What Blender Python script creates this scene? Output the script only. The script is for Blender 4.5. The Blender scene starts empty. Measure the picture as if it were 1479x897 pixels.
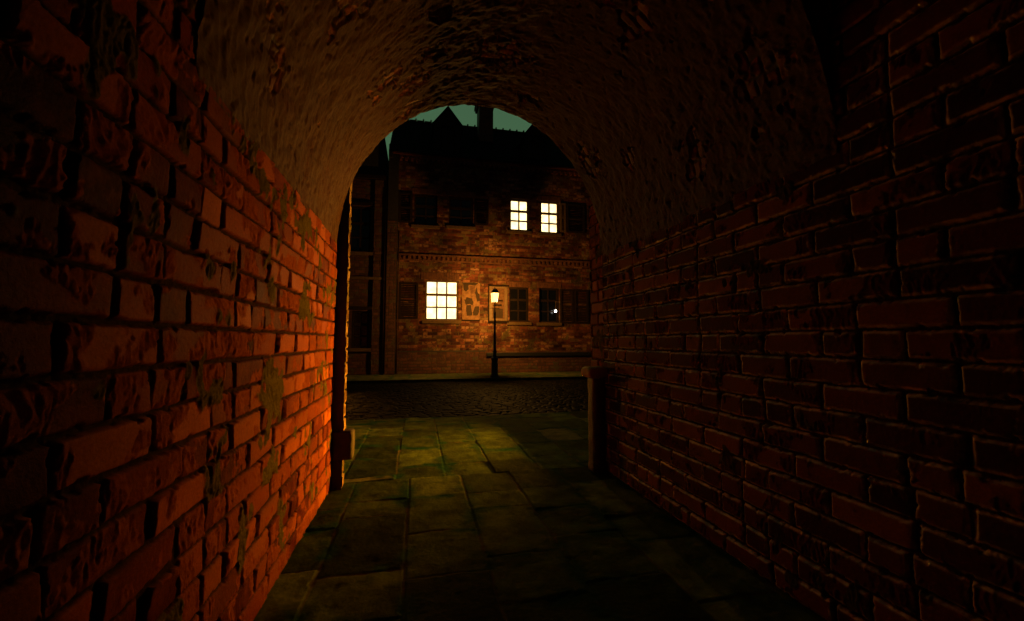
import bpy, math, random
import numpy as np
C = bpy.context.scene
COL = C.collection
R = math.radians
random.seed(7)

# ------------------------------------------------------------------ noise
_rs = np.random.RandomState(11)
_perm = _rs.permutation(512).astype(np.int64)
_perm = np.concatenate([_perm, _perm, _perm])
_ga = _rs.rand(512) * 2 * np.pi
_gx, _gy = np.cos(_ga), np.sin(_ga)

def perlin(x, y, seed=0):
    xi = np.floor(x).astype(np.int64); yi = np.floor(y).astype(np.int64)
    xf = x - xi; yf = y - yi
    xi = (xi + seed * 37) & 511; yi = (yi + seed * 91) & 511
    def g(a, b, fx, fy):
        h = _perm[(_perm[a & 511] + b) & 511]
        return _gx[h] * fx + _gy[h] * fy
    u = xf * xf * xf * (xf * (xf * 6 - 15) + 10); v = yf * yf * yf * (yf * (yf * 6 - 15) + 10)
    n00 = g(xi, yi, xf, yf); n10 = g(xi + 1, yi, xf - 1, yf)
    n01 = g(xi, yi + 1, xf, yf - 1); n11 = g(xi + 1, yi + 1, xf - 1, yf - 1)
    return ((n00 * (1 - u) + n10 * u) * (1 - v) + (n01 * (1 - u) + n11 * u) * v) * 1.5

def fbm(x, y, seed=0, oc=4):
    r = 0; a = 1; s = 0
    for k in range(oc):
        r = r + a * perlin(x * 2 ** k + 13.7 * k, y * 2 ** k + 7.3 * k, seed + k); s += a; a *= .5
    return r / s

def hrand(i, j, seed=0):
    i = i.astype(np.int64); j = j.astype(np.int64)
    h = (i * 374761393 + j * 668265263 + seed * 2147001325) & 0xFFFFFFFF
    h = ((h ^ (h >> 13)) * 1274126177) & 0xFFFFFFFF
    h = (h ^ (h >> 16)) & 0xFFFFFF
    return h / float(0xFFFFFF)

def sstep(a, b, x):
    t = np.clip((x - a) / (b - a), 0, 1); return t * t * (3 - 2 * t)

# ------------------------------------------------------------------ materials
def newmat(name):
    m = bpy.data.materials.new(name); m.use_nodes = True
    nt = m.node_tree; nt.nodes.clear()
    out = nt.nodes.new('ShaderNodeOutputMaterial')
    b = nt.nodes.new('ShaderNodeBsdfPrincipled')
    nt.links.new(b.outputs[0], out.inputs[0])
    return m, nt, b

class N:
    """small node-graph writer"""
    def __init__(s, nt): s.nt = nt
    def node(s, t, **kw):
        n = s.nt.nodes.new(t)
        for k, v in kw.items(): setattr(n, k, v)
        return n
    def put(s, sock, v):
        if hasattr(v, 'is_linked'): s.nt.links.new(v, sock)
        elif isinstance(v, tuple) and len(v) == 3 and sock.type == 'RGBA': sock.default_value = (*v, 1)
        else: sock.default_value = v
    def mix(s, f, a, b):
        n = s.node('ShaderNodeMix', data_type='RGBA'); s.put(n.inputs[0], f); s.put(n.inputs[6], a); s.put(n.inputs[7], b); return n.outputs[2]
    def mul(s, f, a, b):
        n = s.node('ShaderNodeMix', data_type='RGBA', blend_type='MULTIPLY'); s.put(n.inputs[0], f); s.put(n.inputs[6], a); s.put(n.inputs[7], b); return n.outputs[2]
    def math(s, op, a, b=0.0, clamp=False):
        n = s.node('ShaderNodeMath', operation=op, use_clamp=clamp); s.put(n.inputs[0], a); s.put(n.inputs[1], b); return n.outputs[0]
    def ramp(s, f, stops, interp='LINEAR'):
        n = s.node('ShaderNodeValToRGB'); s.put(n.inputs[0], f); e = n.color_ramp.elements
        n.color_ramp.interpolation = interp
        while len(e) < len(stops): e.new(.5)
        for k, (p, c) in enumerate(stops): e[k].position = p; e[k].color = (*c, 1) if isinstance(c, tuple) else (c, c, c, 1)
        return n.outputs[0]
    def coord(s, scale=(1, 1, 1), out='Object'):
        t = s.node('ShaderNodeTexCoord'); m = s.node('ShaderNodeMapping'); s.put(m.inputs[0], t.outputs[out]); m.inputs['Scale'].default_value = scale; return m.outputs[0]
    def noise(s, co, scale, det=4, rough=.6):
        n = s.node('ShaderNodeTexNoise'); s.put(n.inputs['Vector'], co); n.inputs['Scale'].default_value = scale; n.inputs['Detail'].default_value = det; n.inputs['Roughness'].default_value = rough; return n.outputs[0]
    def bump(s, h, dist, strength=1.0, normal=None):
        n = s.node('ShaderNodeBump'); s.put(n.inputs['Height'], h); n.inputs['Distance'].default_value = dist; n.inputs['Strength'].default_value = strength
        if normal is not None: s.put(n.inputs['Normal'], normal)
        return n.outputs[0]
    def attr(s, name='mask'):
        a = s.node('ShaderNodeAttribute', attribute_name=name); sp = s.node('ShaderNodeSeparateColor'); s.put(sp.inputs[0], a.outputs['Color']); return sp.outputs[0], sp.outputs[1], sp.outputs[2]

def brick_mat(name, ramp, mortar, smear, damage, rough=.42, spec=.5, bump=.0025, edge=0.0, soot=0.0):
    """mesh brickwork: mask R = per-brick random, G = mortar, B = broken face; mask2 R = smeared mortar"""
    m, nt, b = newmat(name); g = N(nt)
    r, mo, da = g.attr('mask'); sm, ed, _ = g.attr('mask2')
    co = g.coord()
    n1 = g.noise(co, 9, 5); n2 = g.noise(co, 75, 5, .75)
    c = g.ramp(r, ramp)
    c = g.mix(g.math('MULTIPLY', g.ramp(n1, [(.45, 0.), (.75, 1.)]), .55), c, damage)
    c = g.mix(da, c, damage)
    c = g.mix(mo, c, mortar)
    c = g.mix(sm, c, smear)
    if edge: c = g.mix(g.math('MULTIPLY', ed, g.ramp(n1, [(.38, 0.), (.55, .9)])), c, (.55, .36, .13))     # pale edge colour stands for glints on the arrises
    c = g.mul(.55, c, g.ramp(n2, [(.3, .35), (.65, 1.)]))
    if soot: c = g.mul(soot, c, g.ramp(g.noise(co, .9, 5, .65), [(.38, .15), (.62, 1.)]))
    g.put(b.inputs['Base Color'], c)
    ro = g.math('ADD', rough, g.math('MULTIPLY', g.math('MAXIMUM', g.math('MAXIMUM', mo, da), sm), .3), True)
    ro = g.math('ADD', ro, g.math('MULTIPLY', g.math('SUBTRACT', n1, .5), .25), True)
    b.inputs['Specular IOR Level'].default_value = spec
    if edge:      # arrises made smoother than the faces to catch glints
        ro = g.math('SUBTRACT', ro, g.math('MULTIPLY', ed, edge), True)
        g.put(b.inputs['Specular IOR Level'], g.math('ADD', spec, g.math('MULTIPLY', ed, .7), True))
    g.put(b.inputs['Roughness'], ro)
    g.put(b.inputs['Normal'], g.bump(n2, bump, .8))
    return m

def plain(name, col, rough=.6, spec=.4, metal=0, var=.5, scale=14, bump=.002):
    m, nt, b = newmat(name); g = N(nt); co = g.coord()
    n = g.noise(co, scale, 5)
    g.put(b.inputs['Base Color'], g.mul(var, col, g.ramp(n, [(.3, .4), (.7, 1.3)])))
    b.inputs['Roughness'].default_value = rough; b.inputs['Specular IOR Level'].default_value = spec; b.inputs['Metallic'].default_value = metal
    g.put(b.inputs['Normal'], g.bump(g.noise(co, scale * 5, 4), bump, .7))
    return m

def glow(name, col, strength, var=0.0):
    m = bpy.data.materials.new(name); m.use_nodes = True; nt = m.node_tree; nt.nodes.clear(); g = N(nt)
    out = nt.nodes.new('ShaderNodeOutputMaterial'); e = nt.nodes.new('ShaderNodeEmission'); nt.links.new(e.outputs[0], out.inputs[0])
    g.put(e.inputs[0], col); e.inputs[1].default_value = strength
    if var:
        n = g.noise(g.coord(), 3.5, 2)
        g.put(e.inputs[1], g.math('MULTIPLY', g.ramp(n, [(.3, 1 - var), (.7, 1.)]), strength))
    return m

RED = [(0, (.055, .007, .003)), (.22, (.12, .018, .005)), (.42, (.22, .042, .008)), (.60, (.36, .085, .013)), (.74, (.44, .125, .018)), (.82, (.15, .040, .008)), (.92, (.30, .075, .011)), (1, (.08, .016, .005))]
M = {}
M['brick'] = brick_mat('old_brick', RED, (.045, .022, .006), (.12, .100, .025), (.30, .080, .014), .45, .015, .008)
M['brick_right'] = brick_mat('shaded_right_brick', [(p, tuple(k * .5 for k in c)) for p, c in RED], (.030, .012, .005), (.06, .045, .015), (.09, .026, .007), .70, .08, .0012, .40)  # left wall's brick colours halved, so the wall's shade sits in the colour
M['pale_brick'] = brick_mat('pale_brick', [(0, (.20, .13, .045)), (.5, (.28, .19, .07)), (1, (.34, .22, .08))], (.12, .09, .03), (.14, .12, .04), (.12, .07, .02), .7, .15)
M['facade'] = brick_mat('facade_brick', [(0, (.04, .006, .003)), (.25, (.12, .022, .008)), (.45, (.26, .065, .022)), (.62, (.40, .155, .07)), (.73, (.50, .24, .12)), (.84, (.20, .11, .03)), (.92, (.30, .17, .06)), (1, (.06, .011, .005))], (.12, .065, .028), (.17, .11, .035), (.16, .05, .02), .7, .2, .004, 0, .85)
M['dark_facade'] = brick_mat('dark_house_brick', [(0, (.05, .016, .01)), (.4, (.10, .032, .016)), (.8, (.14, .05, .022)), (1, (.09, .06, .03))], (.05, .035, .02), (.08, .06, .03), (.08, .035, .018), .7, .3, .004)  # one darker brick for plinth, piers and left house
M['iron'] = plain('black_iron', (.012, .012, .012), .45, .5, 0, .4, 30)
M['wood'] = plain('weathered_wood', (.12, .07, .03), .7, .15, 0, .6, 12)
M['dark_wood'] = plain('dark_wood', (.022, .012, .006), .75, .1, 0, .6, 12)
M['pale_wood'] = plain('pale_wood', (.17, .10, .045), .55, .3, 0, .5, 12)
M['stone'] = plain('worn_stone', (.10, .068, .03), .6, .4, 0, .75, 6, .012)
M['dark_stone'] = plain('dark_stone', (.03, .024, .018), .75, .3, 0, .6, 6, .01)
M['pipe'] = plain('painted_pipe', (.06, .03, .012), .85, .05)
M['slate'] = plain('roof_slate', (.008, .007, .006), .8, .1, 0, .6, 5, .01)
M['glass'] = plain('dark_glass', (.006, .006, .007), .12, .5, 0, .3, 3, .0)
M['paper'] = plain('old_paper', (.25, .125, .055), .8, .2, 0, .85, 6)
M['ink'] = plain('poster_ink', (.045, .026, .012), .8, .2, 0, .4, 9)
M['ink_mid'] = plain('poster_brown', (.15, .07, .03), .8, .2, 0, .7, 9)
M['pane_lit'] = glow('lit_pane', (1, .74, .33), 3.4, .45)
m = bpy.data.materials.new('lamp_glass'); m.use_nodes = True; nt = m.node_tree; nt.nodes.clear()
out = nt.nodes.new('ShaderNodeOutputMaterial'); ms = nt.nodes.new('ShaderNodeMixShader'); em = nt.nodes.new('ShaderNodeEmission'); tr = nt.nodes.new('ShaderNodeBsdfTransparent')
em.inputs[0].default_value = (1, .55, .14, 1); em.inputs[1].default_value = 9.0; ms.inputs[0].default_value = .25
nt.links.new(tr.outputs[0], ms.inputs[1]); nt.links.new(em.outputs[0], ms.inputs[2]); nt.links.new(ms.outputs[0], out.inputs[0]); M['lamp_far'] = m
M['added_glint_light'] = glow('added_glint_glow', (1, .34, .022), 3300)
M['lamp_near'] = glow('lantern_glass', (1, .34, .014), 19500)
M['bulb'] = glow('white_bulb', (1, .95, .85), 6)
M['ground'] = plain('ground_earth', (.03, .027, .02), .9, .2)

# mossy cap
m, nt, b = newmat('mossy_stone'); g = N(nt); co = g.coord()
geo = g.node('ShaderNodeNewGeometry'); sx = g.node('ShaderNodeSeparateXYZ'); g.put(sx.inputs[0], geo.outputs['Normal'])
n = g.noise(co, 14, 5)
f = g.math('MULTIPLY', g.ramp(sx.outputs[2], [(.1, 0.), (.7, 1.)]), g.ramp(n, [(.35, 0.), (.55, 1.)]))
g.put(b.inputs['Base Color'], g.mix(f, (.30, .14, .05), (.22, .26, .08))); b.inputs['Roughness'].default_value = .75
g.put(b.inputs['Normal'], g.bump(g.noise(co, 50, 5), .01, .8)); M['moss'] = m

# plaster vault: mask R = brick random, G = mortar, B = exposed brick
m, nt, b = newmat('sooty_plaster'); g = N(nt); r, mo, ex = g.attr('mask'); co = g.coord()
n1 = g.noise(co, 2.2, 5); n2 = g.noise(g.coord((6, 1.2, 4)), 14, 5, .7); n3 = g.noise(co, 45, 4, .7)
pl = g.ramp(n1, [(.3, (.072, .013, .004)), (.42, (.074, .025, .008)), (.55, (.070, .026, .007)), (.75, (.074, .036, .010))])
pl = g.mul(.6, pl, g.ramp(n2, [(.3, .35), (.7, 1.15)]))
br = g.mix(mo, g.mix(.45, g.ramp(r, RED), (.05, .02, .008)), (.04, .02, .008))
c = g.mix(ex, pl, br); c = g.mul(.4, c, g.ramp(n3, [(.3, .4), (.65, 1.)]))
g.put(b.inputs['Base Color'], c); g.put(b.inputs['Roughness'], g.math('SUBTRACT', .72, g.math('MULTIPLY', ex, .22)))
b.inputs['Specular IOR Level'].default_value = .35
h = g.math('ADD', g.math('MULTIPLY', n2, .8), g.math('MULTIPLY', n3, .35))
g.put(b.inputs['Normal'], g.bump(h, .008, .9)); M['plaster'] = m

# flagstones: mask R = slab random, G = joint, B = dirt ; moss in joints
def flag_mat(name, stops, joint, mossc, rough, spec=.012):
    m, nt, b = newmat(name); g = N(nt); r, jo, di = g.attr('mask'); co = g.coord()
    n1 = g.noise(co, 3.0, 5); n2 = g.noise(co, 34, 5, .7); n4 = g.noise(g.coord(), 1.4, 3)
    c = g.ramp(r, stops)
    c = g.mul(.85, c, g.ramp(n1, [(.32, .22), (.62, 1.15)]))
    c = g.mix(jo, c, joint)
    ms = g.math('MULTIPLY', g.ramp(n4, [(.47, 0.), (.55, 1.)]), di)
    c = g.mix(ms, c, mossc)
    c = g.mul(.5, c, g.ramp(n2, [(.3, .4), (.65, 1.)]))
    g.put(b.inputs['Base Color'], c)
    g.put(b.inputs['Roughness'], g.math('ADD', rough, g.math('MULTIPLY', g.math('SUBTRACT', n1, .5), .4), True))
    b.inputs['Specular IOR Level'].default_value = spec
    g.put(b.inputs['Normal'], g.bump(n2, .007, .9))
    return m
M['flag'] = flag_mat('flagstone', [(0, (.022, .034, .006)), (.4, (.060, .092, .016)), (.75, (.095, .145, .024)), (.92, (.17, .22, .05)), (1, (.20, .19, .06))], (.085, .070, .024), (.012, .055, .028), .85)  # lighter joint colour stands for the glint along slab edges
M['setts'] = flag_mat('road_setts', [(0, (.004, .0032, .002)), (.6, (.008, .006, .003)), (1, (.017, .013, .006))], (.003, .0025, .002), (.006, .007, .004), .72, .02)
M['farflag'] = flag_mat('far_flagstone', [(0, (.07, .074, .026)), (1, (.13, .13, .055))], (.035, .03, .015), (.02, .07, .03), .6)

# ------------------------------------------------------------------ object helpers
def link(o, parent=None):
    COL.objects.link(o)
    if parent is not None: o.parent = parent
    return o

def ploc(parent):
    x = y = z = 0.0
    while parent is not None:
        x += parent.location.x; y += parent.location.y; z += parent.location.z; parent = parent.parent
    return x, y, z

def tag(o, label=None, cat=None, group=None, kind=None):
    if label: o['label'] = label
    if cat: o['category'] = cat
    if group: o['group'] = group
    if kind: o['kind'] = kind
    return o

def thing(name, label, cat, loc, group=None):
    o = bpy.data.objects.new(name, None); o.location = loc; o.empty_display_size = .3
    link(o); return tag(o, label, cat, group)

class MB:
    def __init__(s): s.v = []; s.f = []
    def box(s, x0, x1, y0, y1, z0, z1):
        k = len(s.v)
        s.v += [(x0, y0, z0), (x1, y0, z0), (x1, y1, z0), (x0, y1, z0), (x0, y0, z1), (x1, y0, z1), (x1, y1, z1), (x0, y1, z1)]
        s.f += [tuple(k + i for i in q) for q in ((0, 3, 2, 1), (4, 5, 6, 7), (0, 1, 5, 4), (1, 2, 6, 5), (2, 3, 7, 6), (3, 0, 4, 7))]
        return s
    def poly(s, pts):
        k = len(s.v); s.v += [tuple(p) for p in pts]; s.f.append(tuple(range(k, k + len(pts)))); return s
    def prism(s, pts, d):
        """closed polygon pts (3D) extruded by the vector d"""
        k = len(s.v); n = len(pts)
        s.v += [tuple(p) for p in pts] + [(p[0] + d[0], p[1] + d[1], p[2] + d[2]) for p in pts]
        s.f.append(tuple(range(k, k + n))); s.f.append(tuple(range(k + 2 * n - 1, k + n - 1, -1)))
        for i in range(n):
            j = (i + 1) % n; s.f.append((k + j, k + i, k + n + i, k + n + j))
        return s
    def lathe(s, cx, cy, prof, n=16):
        k = len(s.v)
        for (r, z) in prof:
            for i in range(n):
                a = 2 * math.pi * i / n; s.v.append((cx + r * math.cos(a), cy + r * math.sin(a), z))
        for q in range(len(prof) - 1):
            for i in range(n):
                j = (i + 1) % n; s.f.append((k + q * n + i, k + q * n + j, k + (q + 1) * n + j, k + (q + 1) * n + i))
        s.f.append(tuple(k + i for i in range(n - 1, -1, -1))); s.f.append(tuple(k + (len(prof) - 1) * n + i for i in range(n)))
        return s
    def build(s, name, mat, parent=None, bevel=0, smooth=False, label=None):
        me = bpy.data.meshes.new(name); ox, oy, oz = ploc(parent)
        me.from_pydata([(x - ox, y - oy, z - oz) for x, y, z in s.v], [], s.f); me.update()
        import bmesh
        bm = bmesh.new(); bm.from_mesh(me); bmesh.ops.recalc_face_normals(bm, faces=bm.faces); bm.to_mesh(me); bm.free()
        me.materials.append(mat)
        o = link(bpy.data.objects.new(name, me), parent)
        if smooth:
            for p in me.polygons: p.use_smooth = True
        if bevel:
            md = o.modifiers.new('bevel', 'BEVEL'); md.width = bevel; md.segments = 2; md.limit_method = 'ANGLE'
        if label: o['label'] = label
        return o

def grid_obj(name, U, V, fn, mat, parent=None, keep=None, label=None, smooth=True, flip=False):
    """heightfield sheet; fn(U,V) -> (xyz, mask[, mask2]); keep(u,v) tests face centres"""
    nu, nv = len(U), len(V)
    UU, VV = np.meshgrid(U, V, indexing='ij')
    res = fn(UU, VV); P = res[0]; masks = res[1:]
    idx = np.arange(nu * nv).reshape(nu, nv)
    q = np.stack([idx[:-1, :-1], idx[1:, :-1], idx[1:, 1:], idx[:-1, 1:]], -1)
    if flip: q = q[..., ::-1]
    q = q.reshape(-1, 4)
    if keep is not None:
        uc = ((UU[:-1, :-1] + UU[1:, 1:]) / 2).ravel(); vc = ((VV[:-1, :-1] + VV[1:, 1:]) / 2).ravel()
        q = q[keep(uc, vc)]
    used = np.unique(q); remap = np.full(nu * nv, -1, np.int64); remap[used] = np.arange(len(used)); q = remap[q]
    P = P.reshape(-1, 3)[used] - np.array(ploc(parent))
    me = bpy.data.meshes.new(name)
    me.vertices.add(len(P)); me.vertices.foreach_set('co', P.astype(np.float32).ravel())
    me.loops.add(q.size); me.loops.foreach_set('vertex_index', q.astype(np.int32).ravel())
    me.polygons.add(len(q)); me.polygons.foreach_set('loop_start', (np.arange(len(q)) * 4).astype(np.int32))
    me.polygons.foreach_set('use_smooth', np.full(len(q), smooth))
    for nm, mk in zip(('mask', 'mask2'), masks):
        a = me.attributes.new(nm, 'FLOAT_COLOR', 'POINT')
        a.data.foreach_set('color', mk.reshape(-1, 4)[used].astype(np.float32).ravel())
    me.update(calc_edges=True); me.validate()
    me.materials.append(mat)
    o = link(bpy.data.objects.new(name, me), parent)
    if label: o['label'] = label
    return o

def pack(*ch):
    ch = list(ch) + [np.zeros_like(ch[0])] * (4 - len(ch)); return np.stack(ch, -1)

# ------------------------------------------------------------------ brickwork
def brickwork(U, V, seed, L=.43, ch=.1505, joint=.0085, depth=.024, rough=1.0, smear_thr=.30, dmg_thr=.10, warp=.008, shoulder=.0025, sw=.016, relief=1.0):
    """height (0 at the brick face, negative inwards) and masks of worn stretcher-bond brickwork"""
    u = U + warp * fbm(U * 5, V * 5, seed + 1, 3) + warp * .4 * perlin(U * 22, V * 22, seed + 5)
    v = V + warp * .9 * fbm(U * 4, V * 4, seed + 2, 3) + warp * .35 * perlin(U * 22, V * 22, seed + 6)
    row = np.floor(v / ch)
    off = (np.mod(row, 2)) * .5 * L + (hrand(row, row * 0, seed) - .5) * .10 * L
    col = np.floor((u + off) / L)
    # some stretchers are split into two headers
    lu = u + off - col * L; lv = v - row * ch
    split = hrand(col, row, seed + 9) > .74
    half = split & (lu > L * .5)
    lu = np.where(half, lu - L * .5, lu); W = np.where(split, L * .5, L)
    cid = col * 2 + half
    r1 = hrand(cid, row, seed + 1); r2 = hrand(cid, row, seed + 2); r3 = hrand(cid, row, seed + 3); r4 = hrand(cid, row, seed + 4)
    cx = W / 2; cy = ch / 2; rad = .006
    jx = joint * (.8 + .9 * r3); jy = joint * (.75 + .6 * r4)
    qx = np.abs(lu - cx) - (cx - jx - rad); qy = np.abs(lv - cy) - (cy - jy - rad)
    sd = np.hypot(np.maximum(qx, 0), np.maximum(qy, 0)) + np.minimum(np.maximum(qx, qy), 0) - rad
    nick = np.maximum(fbm(U * 14, V * 14, seed + 20, 4) - .16, 0) * .034 * rough + np.abs(perlin(U * 38, V * 38, seed + 21)) * .0025
    sd = sd + nick
    inside = sstep(.003, -.004, sd)
    tilt = ((r2 - .5) * (lu - cx) / L * .036 + (r3 - .5) * (lv - cy) / ch * .020) * rough
    h_b = -(1 - r4) * .009 * rough * relief + tilt * relief
    # broken faces: vertical flaking ridges
    dm = fbm(U * 4.6 + 3 * r1, V * 4.6 + 7 * r3, seed + 11, 5) + (r2 - .5) * .34
    dmg = sstep(dmg_thr, dmg_thr + .05, dm)
    wu = U + .012 * perlin(U * 9, V * 9, seed + 3) + .05 * perlin(U * 2, V * 3, seed + 4) * V
    g1 = 1 - 2.0 * np.abs(perlin(wu * 27, V * 9, seed + 12)); g2 = 1 - 2.0 * np.abs(perlin(wu * 55, V * 24, seed + 13))
    ridge = .40 + .50 * g1 + .28 * g2 + .45 * fbm(U * 8, V * 8, seed + 16, 3)
    h_b = h_b - dmg * rough * relief * (.0025 - .011 * (ridge - .5))
    fine = fbm(U * 45, V * 45, seed + 15, 3) * .0016
    mort = 1 - inside
    h_m = -depth + (.010 * fbm(U * 24, V * 24, seed + 14, 4) + .010 * np.maximum(fbm(U * 3, V * 3, seed + 23, 3), -.1)) * rough
    t = np.clip(-sd / sw, 0, 1)
    h_b = h_b - shoulder * (1 - np.sqrt(np.clip(1 - (1 - t) ** 2, 0, 1)))      # rounded arrises
    h = h_m * mort + h_b * inside + fine * rough
    # smears of hard mortar lying over bricks and joints
    sm = fbm(U * 1.5 + 9, V * 2.2, seed + 17, 4) + .25 * perlin(U * 12, V * 5, seed + 19)
    sme = sstep(smear_thr, smear_thr + .05, sm)
    h_s = -.008 + .018 * (ridge - .5)
    h = h * (1 - sme * .85) + h_s * sme * .85 * min(rough, 1.0)
    edge = sstep(-.016, -.006, sd) * sstep(.004, -.001, sd) * (1 - sme)
    return h, pack(r1, mort * (1 - sme), dmg * inside), pack(sme, edge)

XL, XR, ZS, RX, RZ, XC = -.88, 2.28, 2.65, 1.58, 1.82, .70
YE = 4.95     # street end of the passage
YV = 1.86     # where the low vault begins

arch = thing('brick_archway', 'dark vaulted brick passage with plaster ceiling framing the street beyond', 'archway', (XC, YE, 0))

ul = np.concatenate([np.arange(-4, .7, .05), np.arange(.7, 2.6, .0042), np.arange(2.6, YE + .004, .007)])
ur = np.concatenate([np.arange(-4, .9, .05), np.arange(.9, YE + .004, .0048)])
vz = np.concatenate([np.arange(-.03, 3.3, .006), np.arange(3.3, 4.65, .03)])
vzr = np.concatenate([np.arange(-.03, 3.6, .0062), np.arange(3.8, 4.65, .03)])
keepw = lambda u, v: ~((u > YV) & (v > ZS + .035))
def left_fn(U, V):
    h, a, b2 = brickwork(U, V, 3, smear_thr=.22, dmg_thr=.03, relief=1.2)
    return np.stack([XL + h, U, V], -1), a, b2
def right_fn(U, V):
    h, a, b2 = brickwork(U + .12, V, 8, smear_thr=.42, dmg_thr=.15, shoulder=.013, sw=.026)
    return np.stack([XR - h, U, V], -1), a, b2
grid_obj('side_wall', ul, vz, left_fn, M['brick'], arch, keepw, 'rough left brick wall lit orange by the low lantern outside')
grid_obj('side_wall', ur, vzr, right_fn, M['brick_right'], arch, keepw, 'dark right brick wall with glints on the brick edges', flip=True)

# vault
patches = [(4.72, 1.02, .17), (4.25, 1.06, .17), (4.05, .86, .17), (3.9, 1.2, .12), (2.6, .27, .12), (2.4, .36, .13), (2.9, .68, .15), (3.0, .80, .10),
           (3.45, .36, .06), (3.95, 1.63, .22), (3.4, 1.23, .12), (4.6, 2.5, .20), (3.0, 2.88, .18), (2.2, 2.75, .22), (3.9, 2.66, .10), (2.9, 2.2, .2), (2.5, 1.9, .2), (4.5, 1.9, .12)]
def vault_fn(U, T):
    s = T * 1.70
    ct, st = np.cos(T), np.sin(T)
    m = np.full(U.shape, -1.0)
    for (y, t, r) in patches:
        d = 1 - np.hypot((U - y), (s - t * 1.70) * .8) / (r * 1.5)
        m = np.maximum(m, d)
    m = m + 1.15 * fbm(U * 6.5, s * 6.5, 31, 5)
    ex = sstep(.50, .58, m)
    hb, mk, _ = brickwork(s, U, 41, L=.24, ch=.085, joint=.008, depth=.018, smear_thr=2)
    pl = .016 * fbm(U * 2.2, s * 2.2, 33, 4) + .0065 * fbm(U * 30 + 8 * s, s * 11 + 10 * U, 34, 4) + .015 * fbm(U * 9, s * 9, 35, 5) - .035 * np.maximum(fbm(U * 13, s * 13, 36, 4) - .22, 0)
    h = pl * (1 - ex) + (hb - .010) * ex
    lip = sstep(.30, .5, m) * (1 - ex) * .005
    h = h + lip
    low = sstep(.25, .0, np.minimum(T, np.pi - T)) * .006
    nx, nz = ct / RX, -st / RZ; ln = np.hypot(nx, nz); nx /= ln; nz /= ln
    h = h - low
    X = XC - RX * ct + nx * h; Z = ZS + RZ * st + nz * h
    return np.stack([X, U, Z], -1), pack(mk[..., 0], mk[..., 1], ex)
grid_obj('vault', np.arange(YV - .01, YE + .004, .009), np.linspace(0, np.pi, 560), vault_fn, M['plaster'], arch, flip=True)

def archpts(off, n=40):
    return [(XC - (RX + off) * math.cos(math.pi * i / n), ZS + (RZ + off) * math.sin(math.pi * i / n)) for i in range(n + 1)]
def arch_panel(mb, y0, y1, x0, x1, z1, off):
    """a thick wall with the arch opening cut through it"""
    a = archpts(off); a = [(XL - off, 0.0)] + a + [(XR + off, 0.0)]
    outer = []
    for (x, z) in a:
        dx, dz = x - XC, z - 1.0
        if z < ZS: outer.append((x0 if x < XC else x1, z))
        else:
            k = min((x1 - XC if dx > 0 else XC - x0) / max(abs(dx), 1e-6), (z1 - 1.0) / dz)
            outer.append((XC + dx * k, 1.0 + dz * k))
    for i in range(len(a) - 1):
        p, q, P, Q = a[i], a[i + 1], outer[i], outer[i + 1]
        mb.poly([(p[0], y1, p[1]), (q[0], y1, q[1]), (Q[0], y1, Q[1]), (P[0], y1, P[1])])
        mb.poly([(p[0], y0, p[1]), (P[0], y0, P[1]), (Q[0], y0, Q[1]), (q[0], y0, q[1])])
        mb.poly([(p[0], y0, p[1]), (q[0], y0, q[1]), (q[0], y1, q[1]), (p[0], y1, p[1])])
        mb.poly([(P[0], y0, P[1]), (P[0], y1, P[1]), (Q[0], y1, Q[1]), (Q[0], y0, Q[1])])
    return mb
def shader_brick(name, c1, c2, mo, bw, bh, axes='XZ'):
    m, nt, b = newmat(name); g = N(nt)
    t = g.node('ShaderNodeTexCoord'); s = g.node('ShaderNodeSeparateXYZ'); cb = g.node('ShaderNodeCombineXYZ'); g.put(s.inputs[0], t.outputs['Object'])
    g.put(cb.inputs[0], s.outputs['XYZ'.index(axes[0])]); g.put(cb.inputs[1], s.outputs['XYZ'.index(axes[1])])
    bt = g.node('ShaderNodeTexBrick'); g.put(bt.inputs['Vector'], cb.outputs[0]); bt.inputs['Scale'].default_value = 1
    bt.inputs['Color1'].default_value = (*c1, 1); bt.inputs['Color2'].default_value = (*c2, 1); bt.inputs['Mortar'].default_value = (*mo, 1)
    bt.inputs['Mortar Size'].default_value = .010; bt.inputs['Brick Width'].default_value = bw; bt.inputs['Row Height'].default_value = bh
    n = g.noise(t.outputs['Object'], 12, 5)
    g.put(b.inputs['Base Color'], g.mul(.6, bt.outputs['Color'], g.ramp(n, [(.3, .4), (.7, 1.2)]))); b.inputs['Roughness'].default_value = .6
    g.put(b.inputs['Normal'], g.bump(g.math('ADD', g.math('MULTIPLY', bt.outputs['Fac'], -1.), g.math('MULTIPLY', n, .4)), .012, .9))
    return m
M['sbrick'] = shader_brick('pier_brick', (.24, .06, .02), (.14, .04, .018), (.07, .05, .025), .43, .15)
M['pbrick'] = shader_brick('pier_side_brick', (.30, .085, .028), (.17, .06, .025), (.10, .07, .03), .43, .15, 'YZ')
mb = MB(); arch_panel(mb, YE - .40, YE - .03, -9, 10.5, 9, .045); mb.build('front_wall', M['sbrick'], arch)
mb = MB(); arch_panel(mb, YV - .0, YV + .3, XL - .3, XR + .3, 5.0, .06); mb.build('inner_arch_wall', M['sbrick'], arch)
MB().box(XL - .3, XR + .3, -4.3, YV - .004, 4.62, 5.0).build('ceiling', M['dark_stone'], arch)
MB().box(XL - .3, XR + .3, -4.3, -3.98, 0, 4.61).build('rear_wall', M['sbrick'], arch)

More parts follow.
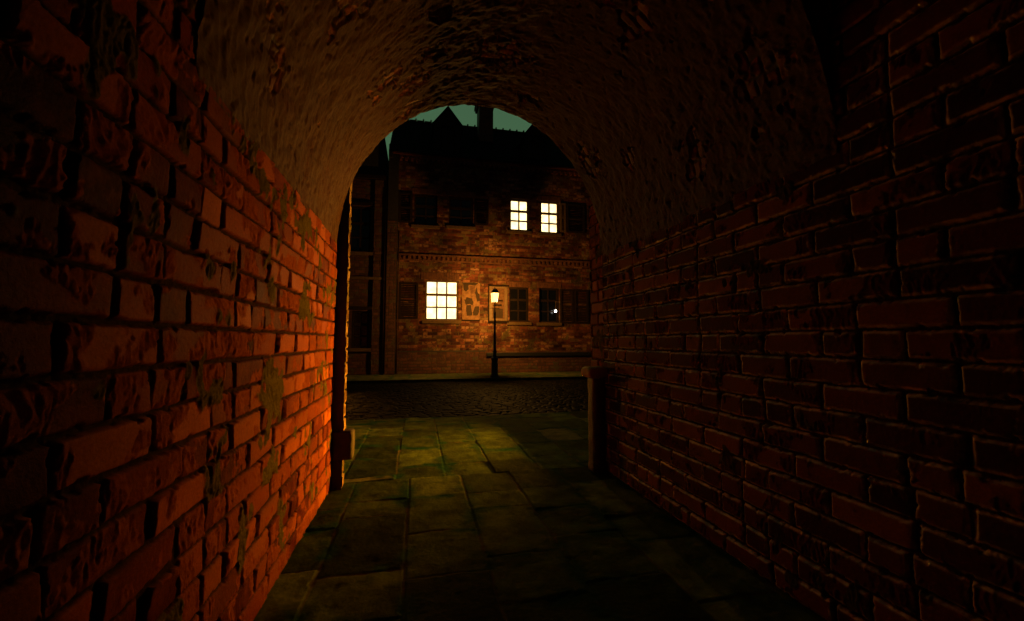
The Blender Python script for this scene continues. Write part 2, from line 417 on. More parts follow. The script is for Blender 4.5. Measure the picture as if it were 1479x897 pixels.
# brick pier outside on the left, with its projecting block
def rough_block(name, x0, x1, y0, y1, z0, z1, mat, parent, cell=.03, amp=.008, rnd=.02, seed=1, label=None):
    """stone block whose faces are finely divided, rounded and worn"""
    import bmesh
    from mathutils import noise, Vector
    bm = bmesh.new(); bmesh.ops.create_cube(bm, size=1)
    for v in bm.verts:
        v.co = Vector(((x0 + x1) / 2 + v.co.x * (x1 - x0), (y0 + y1) / 2 + v.co.y * (y1 - y0), (z0 + z1) / 2 + v.co.z * (z1 - z0)))
    for ax in range(3):
        ln = (x1 - x0, y1 - y0, z1 - z0)[ax]; lo = (x0, y0, z0)[ax]; k = max(2, int(ln / cell))
        for i in range(1, k):
            pl = [0, 0, 0]; pl[ax] = lo + ln * i / k; no = [0, 0, 0]; no[ax] = 1
            bmesh.ops.bisect_plane(bm, geom=bm.verts[:] + bm.edges[:] + bm.faces[:], plane_co=pl, plane_no=no)
    lo = Vector((x0, y0, z0)); hi = Vector((x1, y1, z1)); ox = Vector(ploc(parent))
    for v in bm.verts:
        p = v.co.copy(); c = Vector([min(max(p[i], lo[i] + rnd), hi[i] - rnd) for i in range(3)])
        d = p - c
        if d.length > 1e-6: p = c + d.normalized() * rnd
        nv = noise.noise_vector(p * 7 + Vector((seed * 3.1, 0, 0))) * amp + noise.noise_vector(p * 22 + Vector((0, seed, 0))) * amp * .5
        v.co = p + nv - ox
    me = bpy.data.meshes.new(name); bmesh.ops.recalc_face_normals(bm, faces=bm.faces); bm.to_mesh(me); bm.free()
    for p in me.polygons: p.use_smooth = True
    me.materials.append(mat); o = link(bpy.data.objects.new(name, me), parent)
    if label: o['label'] = label
    return o

pier = thing('brick_pier', 'tall shaded pier just beyond the left wall, its right edge lit orange', 'pier', (-1.0, 5.12, 0))
def pier_fn(U, V):
    h, a, b2 = brickwork(U, V, 55)
    return np.stack([-.765 + h, U, V], -1), a, b2
MB().box(-1.35, -.80, 4.965, 5.085, 0, 5.2).build('core', M['dark_stone'], pier)  # shade of the front face put into the dark stone colour
grid_obj('brick_face', np.arange(4.96, 5.094, .006), np.arange(0, 5.2, .012), pier_fn, M['pale_brick'], pier)
MB().box(-.80, -.775, 4.957, 4.962, 0, 5.2).box(-.80, -.775, 5.088, 5.093, 0, 5.2).build('corner_edge', M['dark_stone'], pier)
rough_block('stone_block', -.90, -.668, 4.93, 5.12, .31, .62, M['dark_stone'], pier, .03, .006, .025, 3)  # dark colour carries the shade on the block's front

rp = thing('brick_pier', 'dark brick pier behind the capped stone post at right', 'pier', (2.45, 5.2, 0))
def rpier_fn(U, V):
    h, a, b2 = brickwork(U, V, 57); return np.stack([2.30 - h, U, V], -1), a, b2
grid_obj('brick_face', np.arange(4.99, 5.41, .01), np.arange(0, 5.2, .012), rpier_fn, M['brick'], rp, flip=True)
MB().box(2.335, 2.85, 4.99, 5.41, 0, 5.2).build('core', M['sbrick'], rp)

post = thing('stone_post', 'waist-high stone guard post with mossy slab cap by right wall', 'stone post', (2.15, 5.05, 0))
rough_block('shaft', 2.115, 2.285, 4.90, 5.10, -.02, 1.15, M['stone'], post, .03, .010, .03, 1)
rough_block('cap', 2.05, 2.32, 4.85, 5.14, 1.14, 1.275, M['moss'], post, .022, .016, .045, 2)

# ------------------------------------------------------------------ ground, paving, road
def slabs(X, Y, seed, w, rows, joint=.006, xoff=0.0, dep=.006):
    """irregular flagstones laid in columns along Y"""
    xw = X + .012 * fbm(X * 2, Y * 2, seed, 3); yw = Y + .014 * fbm(X * 2 + 5, Y * 2, seed + 1, 3)
    far = (yw > 5.18)
    xo = np.where(far, xoff + .42, xoff)
    col = np.floor((xw - xo) / w); lu = xw - xo - col * w
    colk = col + far * 100
    # rows of varying length: boundaries of regular rows jittered per column
    base = (yw + hrand(colk, col * 0, seed) * rows) / rows
    k = np.floor(base)
    b0 = k + (hrand(colk, k, seed + 2) - .5) * .5; b1 = k + 1 + (hrand(colk, k + 1, seed + 2) - .5) * .5
    lower = base < b0; upper = base >= b1
    kk = np.where(lower, k - 1, np.where(upper, k + 1, k))
    B0 = kk + (hrand(colk, kk, seed + 2) - .5) * .5; B1 = kk + 1 + (hrand(colk, kk + 1, seed + 2) - .5) * .5
    lv = (base - B0) * rows; Ln = (B1 - B0) * rows
    r1 = hrand(colk, kk, seed + 5); r2 = hrand(colk, kk, seed + 6); r3 = hrand(colk, kk, seed + 7)
    sd = -np.minimum(np.minimum(lu, w - lu), np.minimum(lv, Ln - lv))
    sd = sd + np.maximum(fbm(X * 7, Y * 7, seed + 8, 3) - .2, 0) * .05
    ins = sstep(-joint * .4, -joint * 1.9, sd)
    h = ins * (.0 + (r2 - .5) * .010 + (r3 - .5) * .02 * (lu / w - .5) + (r2 - .5) * .02 * (lv / Ln - .5)) - (1 - ins) * dep
    h = h + .012 * fbm(X * 3.5, Y * 3.5, seed + 9, 5) - .012 * np.maximum(fbm(X * 9, Y * 9, seed + 12, 4) - .2, 0)
    dirt = sstep(-.13, -.0, sd + .10 * fbm(X * 3, Y * 3, seed + 10, 3))
    return h, r1, 1 - ins, dirt

def pave_fn(X, Y):
    h, r1, j, d = slabs(X, Y, 71, .585, .70, xoff=-.065)
    edge = sstep(9.12, 9.17, Y + .05 * fbm(X * 1.6, Y * .2, 77, 3))
    return np.stack([X, Y, h - edge * .25], -1), pack(r1, j, d)
xs = np.concatenate([np.arange(-14, -2.2, .12), np.arange(-2.2, 4.6, .012), np.arange(4.6, 22, .12)])
ys = np.concatenate([np.arange(-4, 1.0, .1), np.arange(1.0, 5.6, .012), np.arange(5.6, 9.3, .016)])
o = grid_obj('paving', xs, ys, pave_fn, M['flag'], None, lambda u, v: (v > YE - .2) | ((u > XL - .1) & (u < XR + .1)))
tag(o, 'worn olive flagstone paving running out of the passage', None, None, 'structure')

def sett_fn(X, Y):
    h, r1, j, d = slabs(Y + 40, X, 85, .19, .34, joint=.016, dep=.035)
    cam = -.00035 * (Y - 13.5) ** 2
    return np.stack([X, Y, -.105 + h * 1.0 + cam + .02 * fbm(X * .8, Y * .8, 88, 3)], -1), pack(r1, j, d)
xs = np.concatenate([np.arange(-16, -3.2, .15), np.arange(-3.2, 8.4, .03), np.arange(8.4, 26, .15)])
o = grid_obj('road', xs, np.arange(9.05, 18.06, .024), sett_fn, M['setts'], None)
tag(o, 'dark road of wet stone setts between the two pavements', None, None, 'structure')
kb = MB()
x = -16.0
while x < 26:
    w = random.uniform(.8, 1.1); kb.box(x, x + w - .012, 18.0, 18.16, -.22, random.uniform(-.004, .004)); x += w
tag(kb.build('kerb', M['farflag'], None, .012), 'long stone kerb along the far pavement', None, None, 'structure')
def far_fn(X, Y):
    h, r1, j, d = slabs(X, Y + 30, 95, .75, .9)
    return np.stack([X, Y, h], -1), pack(r1, j, d)
xs = np.concatenate([np.arange(-16, -3.2, .3), np.arange(-3.2, 10, .04), np.arange(10, 26, .3)])
o = grid_obj('pavement', xs, np.arange(18.14, 21.25, .04), far_fn, M['farflag'], None)
tag(o, 'pale narrow flagstone pavement in front of the brick house', None, None, 'structure')
o = MB().poly([(-150, -80, -.3), (150, -80, -.3), (150, 220, -.3), (-150, 220, -.3)]).build('ground', M['ground']); tag(o, None, None, None, 'structure')

# ------------------------------------------------------------------ houses across the road
YF = 21.0
house = thing('brick_house', 'two-storey brick house with lit windows, dormers and chimney behind the street lamp', 'house', (4.0, YF, 0))

def wall_grid(name, x0, x1, z0, z1, openings, yf, mat, parent, seed, step=.028, fine=None, **kw):
    eu = [x0, x1] + [o[0] for o in openings] + [o[1] for o in openings]; ev = [z0, z1] + [o[2] for o in openings] + [o[3] for o in openings]
    U = np.unique(np.round(np.concatenate([np.arange(x0, x1, step), eu]), 4)); V = np.unique(np.round(np.concatenate([np.arange(z0, z1, step), ev]), 4))
    def fn(U, V):
        h, a, b2 = brickwork(U, V, seed, **kw); return np.stack([U, yf - h, V], -1), a, b2
    def keep(u, v):
        k = np.ones(u.shape, bool)
        for (a, b, c, d) in openings: k &= ~((u > a) & (u < b) & (v > c) & (v < d))
        return k
    return grid_obj(name, U, V, fn, mat, parent, keep)

def window(parent, x0, x1, z0, z1, cols, yf, fmat, pane, rec=.13, sill=True, split=.36, label=None, bar=.075):
    """sash window: recessed frame with glazing bars, one pane sheet, a stone sill"""
    f = MB(); fr = .08; y = yf + rec
    f.box(x0, x0 + fr, y, y + .09, z0, z1).box(x1 - fr, x1, y, y + .09, z0, z1).box(x0 + fr, x1 - fr, y, y + .09, z0, z0 + fr).box(x0 + fr, x1 - fr, y, y + .09, z1 - fr, z1)
    zr = z1 - (z1 - z0) * split
    f.box(x0 + fr, x1 - fr, y + .005, y + .085, zr - .06, zr + .06)
    for i in range(1, cols):
        xm = x0 + fr + (x1 - x0 - 2 * fr) * i / cols
        f.box(xm - bar / 2, xm + bar / 2, y + .02, y + .07, z0 + fr, zr - .06).box(xm - bar / 2, xm + bar / 2, y + .02, y + .07, zr + .06, z1 - fr)
    zl = (z0 + fr + zr - .06) / 2
    f.box(x0 + fr, x1 - fr, y + .022, y + .068, zl - bar / 2, zl + bar / 2)
    # brick reveals of the opening
    f2 = MB()
    f2.poly([(x0, yf + .03, z0), (x0, yf + .03, z1), (x0, y + .12, z1), (x0, y + .12, z0)]).poly([(x1, yf + .03, z0), (x1, y + .12, z0), (x1, y + .12, z1), (x1, yf + .03, z1)])
    f2.poly([(x0, yf + .03, z1), (x1, yf + .03, z1), (x1, y + .12, z1), (x0, y + .12, z1)]).poly([(x0, yf + .03, z0), (x0, y + .12, z0), (x1, y + .12, z0), (x1, yf + .03, z0)])
    o = f.build('window', fmat, parent, 0, False, label)
    f2.build('reveal', M['dark_wood'], o)
    MB().box(x0 + .01, x1 - .01, y + .075, y + .082, z0 + .01, z1 - .01).build('pane', pane, o)
    if sill: MB().box(x0 - .14, x1 + .14, yf - .10, yf + .12, z0 - .17, z0 - .012).build('sill', M['wood'], o, .012)
    return o

low = [(.34, 1.94, 2.60, 4.57), (4.55, 5.56, 2.56, 4.33), (6.13, 7.20, 2.54, 4.33), (10.3, 11.5, 2.55, 4.35), (12.2, 13.4, 2.55, 4.35)]
upp = [(-.25, .86, 7.30, 8.86), (1.45, 2.66, 7.36, 8.86), (4.57, 5.58, 7.30, 8.96), (6.22, 7.23, 7.26, 8.96), (8.95, 9.9, 7.3, 8.9), (11.0, 12.0, 7.3, 8.9)]
wall_grid('wall', -1.02, 14, 0, 10.75, low + upp, YF, M['facade'], house, 21, L=.46, ch=.155, joint=.008, depth=.012, rough=.8, smear_thr=.25, dmg_thr=.12)
MB().box(-1.2, 14, YF + .45, YF + 8, 0, 10.7).build('body', M['dark_stone'], house)
lit = 'warm lit window'
window(house, *low[0], 3, YF, M['wood'], M['pane_lit'], .05, True, .36, 'ground-floor window lit warm white, nine panes')
window(house, *low[1], 2, YF, M['dark_wood'], M['glass'], label='dark ground-floor window right of the lamp')
window(house, *low[2], 2, YF, M['dark_wood'], M['glass'], label='black ground-floor window with a white bulb in front')
for w in low[3:]: window(house, *w, 2, YF, M['dark_wood'], M['glass'])
window(house, *upp[0], 2, YF, M['dark_wood'], M['glass']); window(house, *upp[1], 2, YF, M['dark_wood'], M['glass'])
window(house, *upp[2], 2, YF, M['wood'], M['pane_lit'], .06, True, .37, 'lit upper window, six panes, the left of two')
window(house, *upp[3], 2, YF, M['wood'], M['pane_lit'], .06, True, .37, 'lit upper window, six panes, the right of two')
for w in upp[4:]: window(house, *w, 2, YF, M['dark_wood'], M['glass'])

def shutter(x0, x1, z0, z1, mat, parent=house):
    s = MB(); y = YF - .06; st = .11
    s.box(x0, x0 + st, y, YF - .012, z0, z1).box(x1 - st, x1, y, YF - .012, z0, z1)
    for z in (z0, (z0 + z1) / 2 - .05, z1 - .1): s.box(x0 + st, x1 - st, y + .004, YF - .012, z, z + .1)
    z = z0 + .13
    while z < z1 - .14:
        if abs(z - (z0 + z1) / 2) > .09:
            s.prism([(x0 + st, y + .012, z), (x0 + st, y + .022, z + .012), (x0 + st, YF - .014, z + .07), (x0 + st, YF - .014, z + .05)], (x1 - x0 - 2 * st, 0, 0))
        z += .085
    return s.build('shutter', mat, parent, .004)
shutter(-.92, .0, 2.66, 4.42, M['dark_wood']); shutter(7.26, 8.0, 2.50, 4.30, M['dark_wood']); shutter(8.05, 8.85, 2.50, 4.30, M['dark_wood'])
shutter(-1.0, -.34, 7.36, 8.86, M['dark_wood']); shutter(2.72, 3.44, 7.46, 8.82, M['dark_wood'])
shutter(7.30, 7.62, 7.34, 8.92, M['wood']); shutter(7.66, 8.7, 7.34, 8.9, M['dark_wood'])

# flat brick lintel over the lit window, and soldier courses over the others
def lintel(x0, x1, z0, z1, mat):
    s = MB(); x = x0
    while x < x1 - .05:
        w = .125; s.box(x, min(x + w - .014, x1), YF - .022 - random.random() * .012, YF + .03, z0 + random.random() * .01, z1 - random.random() * .012); x += w
    return s.build('lintel', mat, house, .006)
M['lintel'] = plain('lintel_brick', (.13, .048, .018), .65, .3, 0, .8, 5, .006)
lintel(.12, 2.02, 4.60, 4.95, M['lintel'])
for (a, b, c, d) in low[1:] + upp: lintel(a - .12, b + .12, d + .02, d + .30, M['lintel'])

# dentil course, eaves cornice, plinth and the dark ledge
s = MB(); x = -.98
while x < 14: s.box(x, x + .115, YF - .07, YF + .02, 5.58, 5.745); x += .235
s.box(-.99, 14, YF - .095, YF + .02, 5.748, 5.83).box(-.99, 14, YF - .045, YF + .02, 5.50, 5.577)
s.build('dentil_course', M['lintel'], house, .006)
s = MB().box(-1.3, 14, YF - .10, YF + .3, 10.62, 10.74).box(-1.3, 14, YF - .2, YF + .3, 10.743, 10.86)
x = -1.25
while x < 14: s.box(x, x + .12, YF - .15, YF + .02, 10.48, 10.617); x += .26
s.build('cornice', M['sbrick'], house, .008)
def plinth_fn(U, V):
    h, a, b2 = brickwork(U, V, 27, L=.46, ch=.155, joint=.009, depth=.014, rough=.9)
    return np.stack([U, YF - .07 - h, V], -1), a, b2
grid_obj('plinth', np.arange(-.95, 14, .03), np.arange(-.02, 1.06, .03), plinth_fn, M['dark_facade'], house)
MB().prism([(-.95, YF - .07, 1.04), (-.95, YF + .02, 1.04), (-.95, YF + .02, 1.13)], (4.3, 0, 0)).build('plinth_top', M['dark_stone'], house)
MB().box(3.36, 14, YF - .17, YF + .02, .82, 1.0).build('ledge', M['iron'], house, .015, False, 'long black ledge along the wall right of the lamp')
# corner pier with a rainwater pipe on its right edge
def cpier_fn(U, V):
    h, a, b2 = brickwork(U, V, 29, L=.46, ch=.155, joint=.009, depth=.014, rough=.9); return np.stack([U, YF - .17 - h, V], -1), a, b2
grid_obj('corner_pier', np.arange(-1.50, -1.03, .03), np.arange(0, 7.4, .03), cpier_fn, M['dark_facade'], house)
MB().box(-1.5, -1.02, YF - .155, YF + .44, 0, 11.2).build('corner_core', M['dark_stone'], house)
MB().lathe(-.965, YF - .085, [(.034, .05), (.034, 6.9)], 10).build('rainwater_pipe', M['pipe'], house, 0, True)

# roof with slates, ridge tiles, dormers, chimney
s = MB(); y0, z0, y1, z1 = YF - .30, 10.80, 25.0, 14.62
nrow = 24
for i in range(nrow):
    ya, za = y0 + (y1 - y0) * i / nrow, z0 + (z1 - z0) * i / nrow; yb, zb = y0 + (y1 - y0) * (i + 1.15) / nrow, z0 + (z1 - z0) * (i + 1.15) / nrow
    x = -1.5 + (i % 2) * .2
    while x < 14:
        w = .40; t = .012 + random.random() * .012
        s.poly([(x, ya, za + t + .02), (min(x + w - .006, 14), ya, za + t + .02), (min(x + w - .006, 14), yb, zb + t), (x, yb, zb + t)])
        s.poly([(x, ya, za - .01), (min(x + w - .006, 14), ya, za - .01), (min(x + w - .006, 14), ya, za + t + .02), (x, ya, za + t + .02)])
        x += w
s.poly([(-1.5, y0, z0 - .02), (14, y0, z0 - .02), (14, y1, z1 - .02), (-1.5, y1, z1 - .02)])
s.poly([(-1.5, y1, z1), (14, y1, z1), (14, 29.2, 10.8), (-1.5, 29.2, 10.8)])
roof = s.build('roof', M['slate'], house)
MB().prism([(-1.5, y0, z0 - .03), (-1.5, y1, z1 - .03), (-1.5, 29.2, 10.75), (-1.5, 29.2, 10.5), (-1.5, y0, 10.5)], (.2, 0, 0)).build('gable_wall', M['dark_stone'], roof)
s = MB(); x = -1.55
while x < 14:
    s.prism([(x, 24.84, 14.55), (x, 25.0, 14.74), (x, 25.16, 14.55)], (.36, 0, 0)).box(x + .34, x + .42, 24.86, 25.14, 14.56, 14.765); x += .44
s.build('ridge_tiles', M['wood'], roof)
for cxd in (1.36, 6.22, 11.1):
    yd = YF + .35; hw = .70
    d = MB(); d.prism([(cxd - hw, yd, 11.2), (cxd + hw, yd, 11.2), (cxd + hw, yd, 12.72), (cxd, yd, 13.60), (cxd - hw, yd, 12.72)], (0, 3.0, 0))
    dm = d.build('dormer', M['dark_stone'], house)
    d = MB()
    for sg in (-1, 1):
        d.prism([(cxd, yd - .12, 13.72), (cxd, yd - .12, 13.62), (cxd + sg * (hw + .10), yd - .12, 12.60), (cxd + sg * (hw + .10), yd - .12, 12.70)], (0, 3.6, 0))
    d.build('dormer_roof', M['slate'], dm)
    d = MB().box(cxd - .36, cxd - .30, yd - .05, yd - .003, 11.5, 12.7).box(cxd + .30, cxd + .36, yd - .05, yd - .003, 11.5, 12.7).box(cxd - .30, cxd + .30, yd - .05, yd - .003, 12.64, 12.7).box(cxd - .02, cxd + .02, yd - .04, yd - .003, 11.5, 12.64)
    d.build('dormer_window', M['dark_wood'], dm)
ch = MB().box(3.23, 4.03, 23.0, 24.0, 12.2, 15.9).build('chimney', M['sbrick'], roof)
MB().box(3.13, 4.13, 22.9, 24.1, 15.05, 15.2).box(3.08, 4.18, 22.85, 24.15, 15.203, 15.40).box(3.13, 4.13, 22.9, 24.1, 15.85, 16.1).build('chimney_cap', M['sbrick'], roof, .01)
s = MB()
for px in (3.43, 3.83): s.lathe(px, 23.5, [(.13, 16.1), (.11, 16.5), (.14, 16.55), (.14, 16.65)], 12)
s.build('chimney_pots', M['lintel'], roof, 0, True)

# darker house on the left
h2 = thing('brick_house', 'darker gabled brick house at the left of the lit one', 'house', (-4, YF, 0))
ops = [(-3.25, -2.30, 5.85, 8.05), (-3.05, -2.28, 1.25, 3.0), (-5.6, -4.4, 5.85, 8.05), (-5.6, -4.4, 1.25, 3.0)]
wall_grid('wall', -8, -1.56, 0, 9.4, ops, YF + .06, M['dark_facade'], h2, 61, step=.035, L=.46, ch=.155, joint=.009, depth=.014)
for w in ops: window(h2, *w, 2, YF + .06, M['dark_wood'], M['glass'])
MB().prism([(-8, YF + .1, 9.4), (-1.56, YF + .1, 9.4), (-1.72, YF + .1, 11.55), (-1.78, YF + .1, 11.95), (-2.0, YF + .1, 11.72), (-2.35, YF + .1, 11.2), (-4.2, YF + .1, 10.0), (-8, YF + .1, 9.9)], (0, 6, 0)).build('gable', M['dark_stone'], h2)
MB().box(-8, -1.58, YF + .55, YF + 6, 0, 9.39).build('body', M['dark_stone'], h2)
MB().box(-8, -1.50, YF - .07, YF + .08, 4.50, 4.64).build('string_course', M['wood'], h2, .015)
MB().box(-8, -1.53, YF - .10, YF + .08, 9.42, 9.62).build('cornice', M['dark_wood'], h2, .015)
MB().box(-3.3, -2.1, YF - .04, YF + .08, 3.06, 3.22).build('lintel', M['dark_wood'], h2, .01)
MB().box(-3.35, -2.2, YF - .04, YF + .08, 8.1, 8.25).build('lintel', M['dark_wood'], h2, .01)
def lp_fn(U, V):
    h, a, b2 = brickwork(U, V, 63, L=.46, ch=.155, joint=.009, depth=.014); return np.stack([U, YF - .05 - h, V], -1), a, b2
grid_obj('pilaster', np.arange(-2.12, -1.57, .03), np.arange(0, 9.4, .03), lp_fn, M['dark_facade'], h2)
MB().lathe(-1.60, YF - .10, [(.028, .2), (.028, 8.9)], 10).build('rainwater_pipe', M['pipe'], h2, 0, True)

# ------------------------------------------------------------------ things on the wall
ps = thing('poster', 'torn brown poster with dark printed figures between lit window and lamp', 'poster', (2.55, YF - .03, 2.58))
yp = YF - .035
MB().prism([(2.14, yp, 2.70), (2.20, yp, 2.64), (2.96, yp, 2.64), (3.02, yp, 2.72), (3.01, yp, 3.6), (3.03, yp, 4.46), (2.94, yp, 4.52), (2.5, yp, 4.50), (2.16, yp, 4.53), (2.13, yp, 3.7)], (0, .025, 0)).build('paper', M['paper'], ps)
MB().box(2.13, 3.03, yp - .015, yp + .028, 2.575, 2.632).build('bottom_batten', M['dark_wood'], ps, .01)
def blot(pts, mat, dy=.003):
    p = []
    n = len(pts)
    for i in range(n):          # ragged outline
        a, b2 = pts[i], pts[(i + 1) % n]
        for k in range(4):
            t = k / 4; p.append((a[0] + (b2[0] - a[0]) * t + random.uniform(-.012, .012), yp - dy, a[1] + (b2[1] - a[1]) * t + random.uniform(-.012, .012)))
    MB().prism(p, (0, dy - .0005, 0)).build('print', mat, ps)
blot([(2.15, 4.50), (2.95, 4.49), (2.80, 4.36), (2.45, 4.38), (2.46, 4.16), (2.32, 4.05), (2.20, 4.12)], M['ink'])
blot([(2.84, 4.30), (2.93, 3.98), (3.00, 3.92), (3.01, 3.60), (2.90, 3.55), (2.82, 3.80), (2.78, 4.0)], M['ink'])
blot([(2.20, 3.70), (2.28, 3.62), (2.36, 3.76), (2.62, 3.70), (2.70, 3.52), (2.66, 3.35), (2.50, 3.42), (2.34, 3.38)], M['ink'])
blot([(2.34, 3.36), (2.58, 3.38), (2.62, 3.08), (2.66, 2.86), (2.36, 2.84)], M['ink'])
blot([(2.78, 3.30), (2.98, 3.32), (3.00, 3.02), (2.90, 2.86), (2.70, 2.86), (2.66, 3.0)], M['ink'])
blot([(2.50, 4.34), (2.78, 4.34), (2.76, 3.95), (2.55, 3.92)], M['ink_mid'], .002)

nb = thing('notice_board', 'wooden framed notice board on the brick wall behind the lamp', 'notice board', (3.97, YF - .06, 2.5))
s = MB().box(3.50, 3.66, YF - .10, YF - .02, 2.60, 4.34).box(4.28, 4.44, YF - .10, YF - .02, 2.60, 4.34).box(3.66, 4.28, YF - .10, YF - .02, 4.24, 4.34).box(3.66, 4.28, YF - .10, YF - .02, 2.60, 2.70)
s.build('frame', M['pale_wood'], nb, .01)
MB().box(3.44, 3.497, YF - .12, YF - .015, 2.50, 4.42).box(3.497, 4.50, YF - .12, YF - .015, 2.50, 2.597).box(3.497, 4.50, YF - .11, YF - .015, 4.343, 4.40).build('shadow_moulding', M['dark_wood'], nb, .008)  # dark moulding; its left strip stands for the frame's shadow
MB().box(3.66, 4.28, YF - .05, YF - .02, 2.70, 4.24).build('back_panel', M['ink_mid'], nb)
MB().box(3.70, 4.20, YF - .06, YF - .052, 2.74, 3.22).build('notice', M['ink'], nb)
MB().box(3.72, 4.14, YF - .06, YF - .052, 3.34, 3.44).box(3.74, 4.20, YF - .06, YF - .052, 3.58, 3.66).build('printed_strip', M['dark_wood'], nb)

bl = thing('bulb_lamp', 'tiny glowing white bulb hanging before the black ground-floor window', 'bulb', (6.99, YF - .10, 3.13))
MB().lathe(6.99, YF - .10, [(.01, 3.05), (.05, 3.075), (.068, 3.13), (.05, 3.185), (.02, 3.205)], 14).build('bulb', M['bulb'], bl, 0, True)
MB().lathe(6.99, YF - .10, [(.024, 3.206), (.024, 3.28), (.008, 3.29), (.008, 3.62)], 10).box(6.985, 7.24, YF - .105, YF - .093, 3.61, 3.63).box(7.215, 7.245, YF - .106, YF + .02, 3.56, 3.68).build('bracket', M['pale_wood'], bl)

# ------------------------------------------------------------------ street lamps
def make_lamp(x, y, label):
    t = thing('street_lamp', label, 'street lamp', (x, y, 0))
    def g4(s, prof):          # square tapered shell pieces from (half-width, z) pairs
        for (a, za), (b, zb) in zip(prof[:-1], prof[1:]):
            for k in range(4):
                c0 = [(-1, -1), (1, -1), (1, 1), (-1, 1)][k]; c1 = [(1, -1), (1, 1), (-1, 1), (-1, -1)][k]
                s.poly([(x + c0[0] * a, y + c0[1] * a, za), (x + c1[0] * a, y + c1[1] * a, za), (x + c1[0] * b, y + c1[1] * b, zb), (x + c0[0] * b, y + c0[1] * b, zb)])
        return s
    MB().lathe(x, y, [(.19, 0), (.19, .06), (.165, .10), (.145, .16), (.14, .74), (.155, .78), (.155, .84), (.11, .90)], 12).build('base', M['iron'], t, .004)
    MB().lathe(x, y, [(.10, .895), (.075, .98), (.07, 1.06), (.095, 1.09), (.095, 1.14), (.065, 1.17), (.058, 1.5), (.042, 2.75), (.055, 2.78), (.055, 2.83), (.028, 2.87), (.022, 3.28), (.06, 3.30)], 14).build('post', M['iron'], t, 0, True)
    MB().box(x - .20, x + .20, y - .012, y + .012, 3.02, 3.044).build('ladder_bar', M['iron'], t)
    l = MB()
    a0, a1, z0, z1 = .105, .155, 3.31, 3.70
    l.box(x - .05, x + .05, y - .05, y + .05, 3.285, 3.308).box(x - a0, x + a0, y - .012, y + .012, 3.296, 3.307).box(x - .012, x + .012, y - a0, y + a0, 3.2965, 3.3075)
    for sx_ in (-1, 1):
        for sy_ in (-1, 1):
            p = [(x + sx_ * a0 + dx, y + sy_ * a0 + dy, z0) for dx, dy in ((-.007, -.007), (.007, -.007), (.007, .007), (-.007, .007))]
            l.prism(p, (sx_ * (a1 - a0), sy_ * (a1 - a0), z1 - z0))
    g4(l, [(.165, 3.70), (.165, 3.715), (.10, 3.85), (.085, 3.85), (.085, 3.88), (.0, 3.93)]); l.box(x - .16, x + .16, y - .16, y + .16, 3.702, 3.710)
    ln = l.build('lantern', M['iron'], t)
    MB().lathe(x, y, [(.015, 3.90), (.022, 3.95), (.004, 4.0)], 8).build('finial', M['iron'], ln, 0, True)
    g4(MB(), [(a0 - .004, z0 + .002), (a1 - .004, z1 - .002)]).build('glass', M['lamp_far'], ln)
    L = bpy.data.lights.new('gas_flame', 'POINT'); L.energy = 950; L.color = (1, .45, .065); L.shadow_soft_size = .045
    lo = link(bpy.data.objects.new('gas_flame', L), ln); lo.location = (0, 0, 3.42)
    return t
lamp = make_lamp(3.33, 18.42, 'black cast-iron street lamp glowing on the far pavement')

def hood(x, y, z, t, face, w, h, side, lip, gmat):
    """hooded lantern: one glass pane facing -X or -Y between side blinkers, over a lip plate, all shaped to trim the beam"""
    def bx(mb, a0, a1, b0, b1, c0, c1):       # a runs along the beam, b across it
        if face == '-X': mb.box(x - a1, x - a0, y + b0, y + b1, z + c0, z + c1)
        else: mb.box(x + b0, x + b1, y - a1, y - a0, z + c0, z + c1)
        return mb
    a = w / 2
    l = MB()
    bx(l, -w, lip, -.28, .28, 0, .010)                                          # broad plate, added to keep the beam off the near paving
    bx(l, -w, side, -a - .008, -a, .0105, h); bx(l, -w, side, a, a + .008, .0105, h); bx(l, -w, -w + .008, -a + .0005, a - .0005, .0105, h)
    bx(l, -w - .02, .092, -a - .03, a + .03, h + .0005, h + .014)
    ln = l.build('lantern', M['iron'], t)
    MB().lathe(x + (w / 2 if face == '-X' else 0), y + (0 if face == '-X' else w / 2), [(.08, z + h + .015), (.04, z + h + .06), (.02, z + h + .08)], 10).build('cap', M['iron'], ln)
    bx(MB(), -.012, 0, -a + .001, a - .001, .012, h - .004).build('glass', gmat, ln)
def lantern_post(x, y, zb, face, side, gmat, label):
    t = thing('lantern_post', label, 'lantern', (x, y, 0))
    px, py = (x + .06, y) if face == '-X' else (x, y + .06)
    MB().lathe(px, py, [(.13, 0), (.13, .03), (.06, .07), (.035, .12), (.03, zb - .06), (.06, zb - .02), (.06, zb - .001)], 14).build('post', M['iron'], t, 0, True)
    hood(x, y, zb, t, face, .17, .13, side, .275, gmat)
lantern_post(3.14, 6.55, .52, '-X', .124, M['lamp_near'], 'low iron hooded lantern on the paving outside, hidden by the right wall')
lantern_post(-3.3, 18.5, 1.15, '-Y', .02, M['added_glint_light'], 'iron hooded lantern on the far pavement at left, hidden by the left wall')  # source added out of view to graze the right wall's brick edges

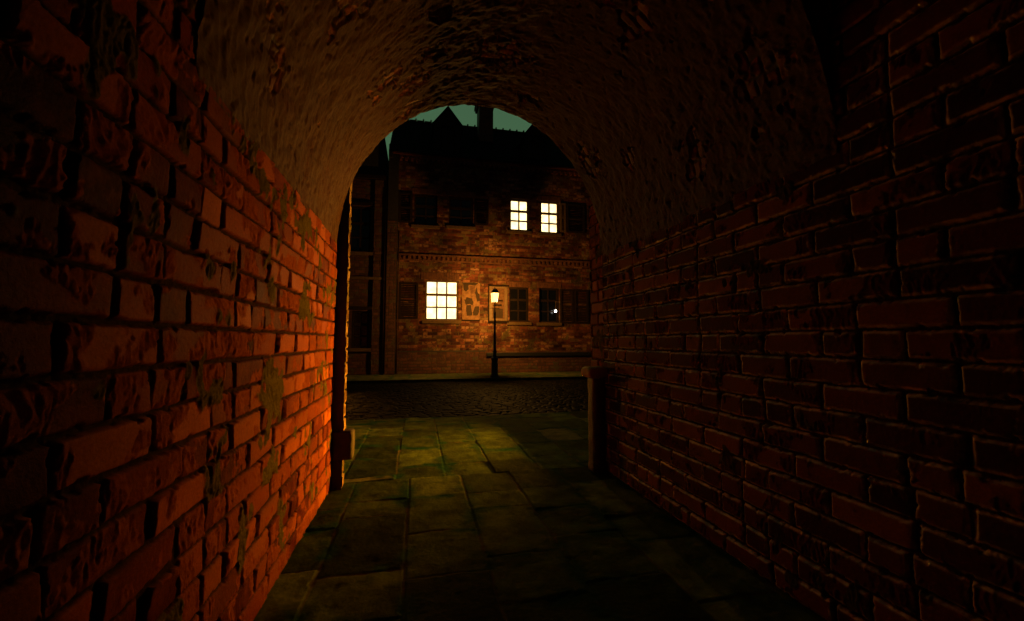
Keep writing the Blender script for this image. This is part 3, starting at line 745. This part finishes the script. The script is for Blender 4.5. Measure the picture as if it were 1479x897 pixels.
# ------------------------------------------------------------------ sky
w = bpy.data.worlds.new('World'); C.world = w; w.use_nodes = True
nt = w.node_tree; nt.nodes.clear(); g = N(nt)
out = nt.nodes.new('ShaderNodeOutputWorld'); bg = nt.nodes.new('ShaderNodeBackground'); nt.links.new(bg.outputs[0], out.inputs[0])
sky = g.node('ShaderNodeTexSky'); sky.sky_type = 'NISHITA'; sky.sun_disc = False; sky.sun_elevation = R(-2); sky.sun_rotation = R(200)
tc = g.node('ShaderNodeTexCoord'); sp = g.node('ShaderNodeSeparateXYZ'); g.put(sp.inputs[0], tc.outputs['Generated'])
dusk = g.ramp(sp.outputs[2], [(0, (.055, .115, .052)), (.35, (.052, .117, .056)), (.62, (.046, .105, .052)), (.8, (.012, .028, .016)), (1, (.006, .014, .009))])
dt = g.node('ShaderNodeVectorMath', operation='DOT_PRODUCT'); g.put(dt.inputs[0], tc.outputs['Generated']); dt.inputs[1].default_value = (.22, .975, 0)
dusk = g.mix(g.ramp(dt.outputs['Value'], [(.25, 0.), (.6, 1.)]), (.003, .007, .005), dusk)      # afterglow low in the sky beyond the houses
add = g.node('ShaderNodeMix', data_type='RGBA', blend_type='ADD'); add.inputs[0].default_value = .02; g.put(add.inputs[6], dusk); g.put(add.inputs[7], sky.outputs[0])
g.put(bg.inputs[0], add.outputs[2]); bg.inputs[1].default_value = 1.0

# ------------------------------------------------------------------ camera
cam = bpy.data.cameras.new('camera'); co = bpy.data.objects.new('camera', cam); COL.objects.link(co)
cam.sensor_width = 36; cam.lens = 610 / 1479 * 36; cam.clip_start = .05; cam.clip_end = 1000
co.location = (0, 0, 1.6); co.rotation_euler = (R(90 + 4.079), 0, R(-12.582))
C.camera = co

C.view_settings.view_transform = 'Standard'; C.view_settings.look = 'None'; C.view_settings.gamma = 1; C.view_settings.exposure = 0
C.render.engine = 'CYCLES'
cy = C.cycles; cy.use_denoising = True; cy.denoiser = 'OPENIMAGEDENOISE'; cy.denoising_input_passes = 'RGB_ALBEDO_NORMAL'
cy.max_bounces = 6; cy.diffuse_bounces = 4; cy.glossy_bounces = 3; cy.sample_clamp_indirect = 3; cy.caustics_reflective = False; cy.caustics_refractive = False
cy.use_light_tree = True
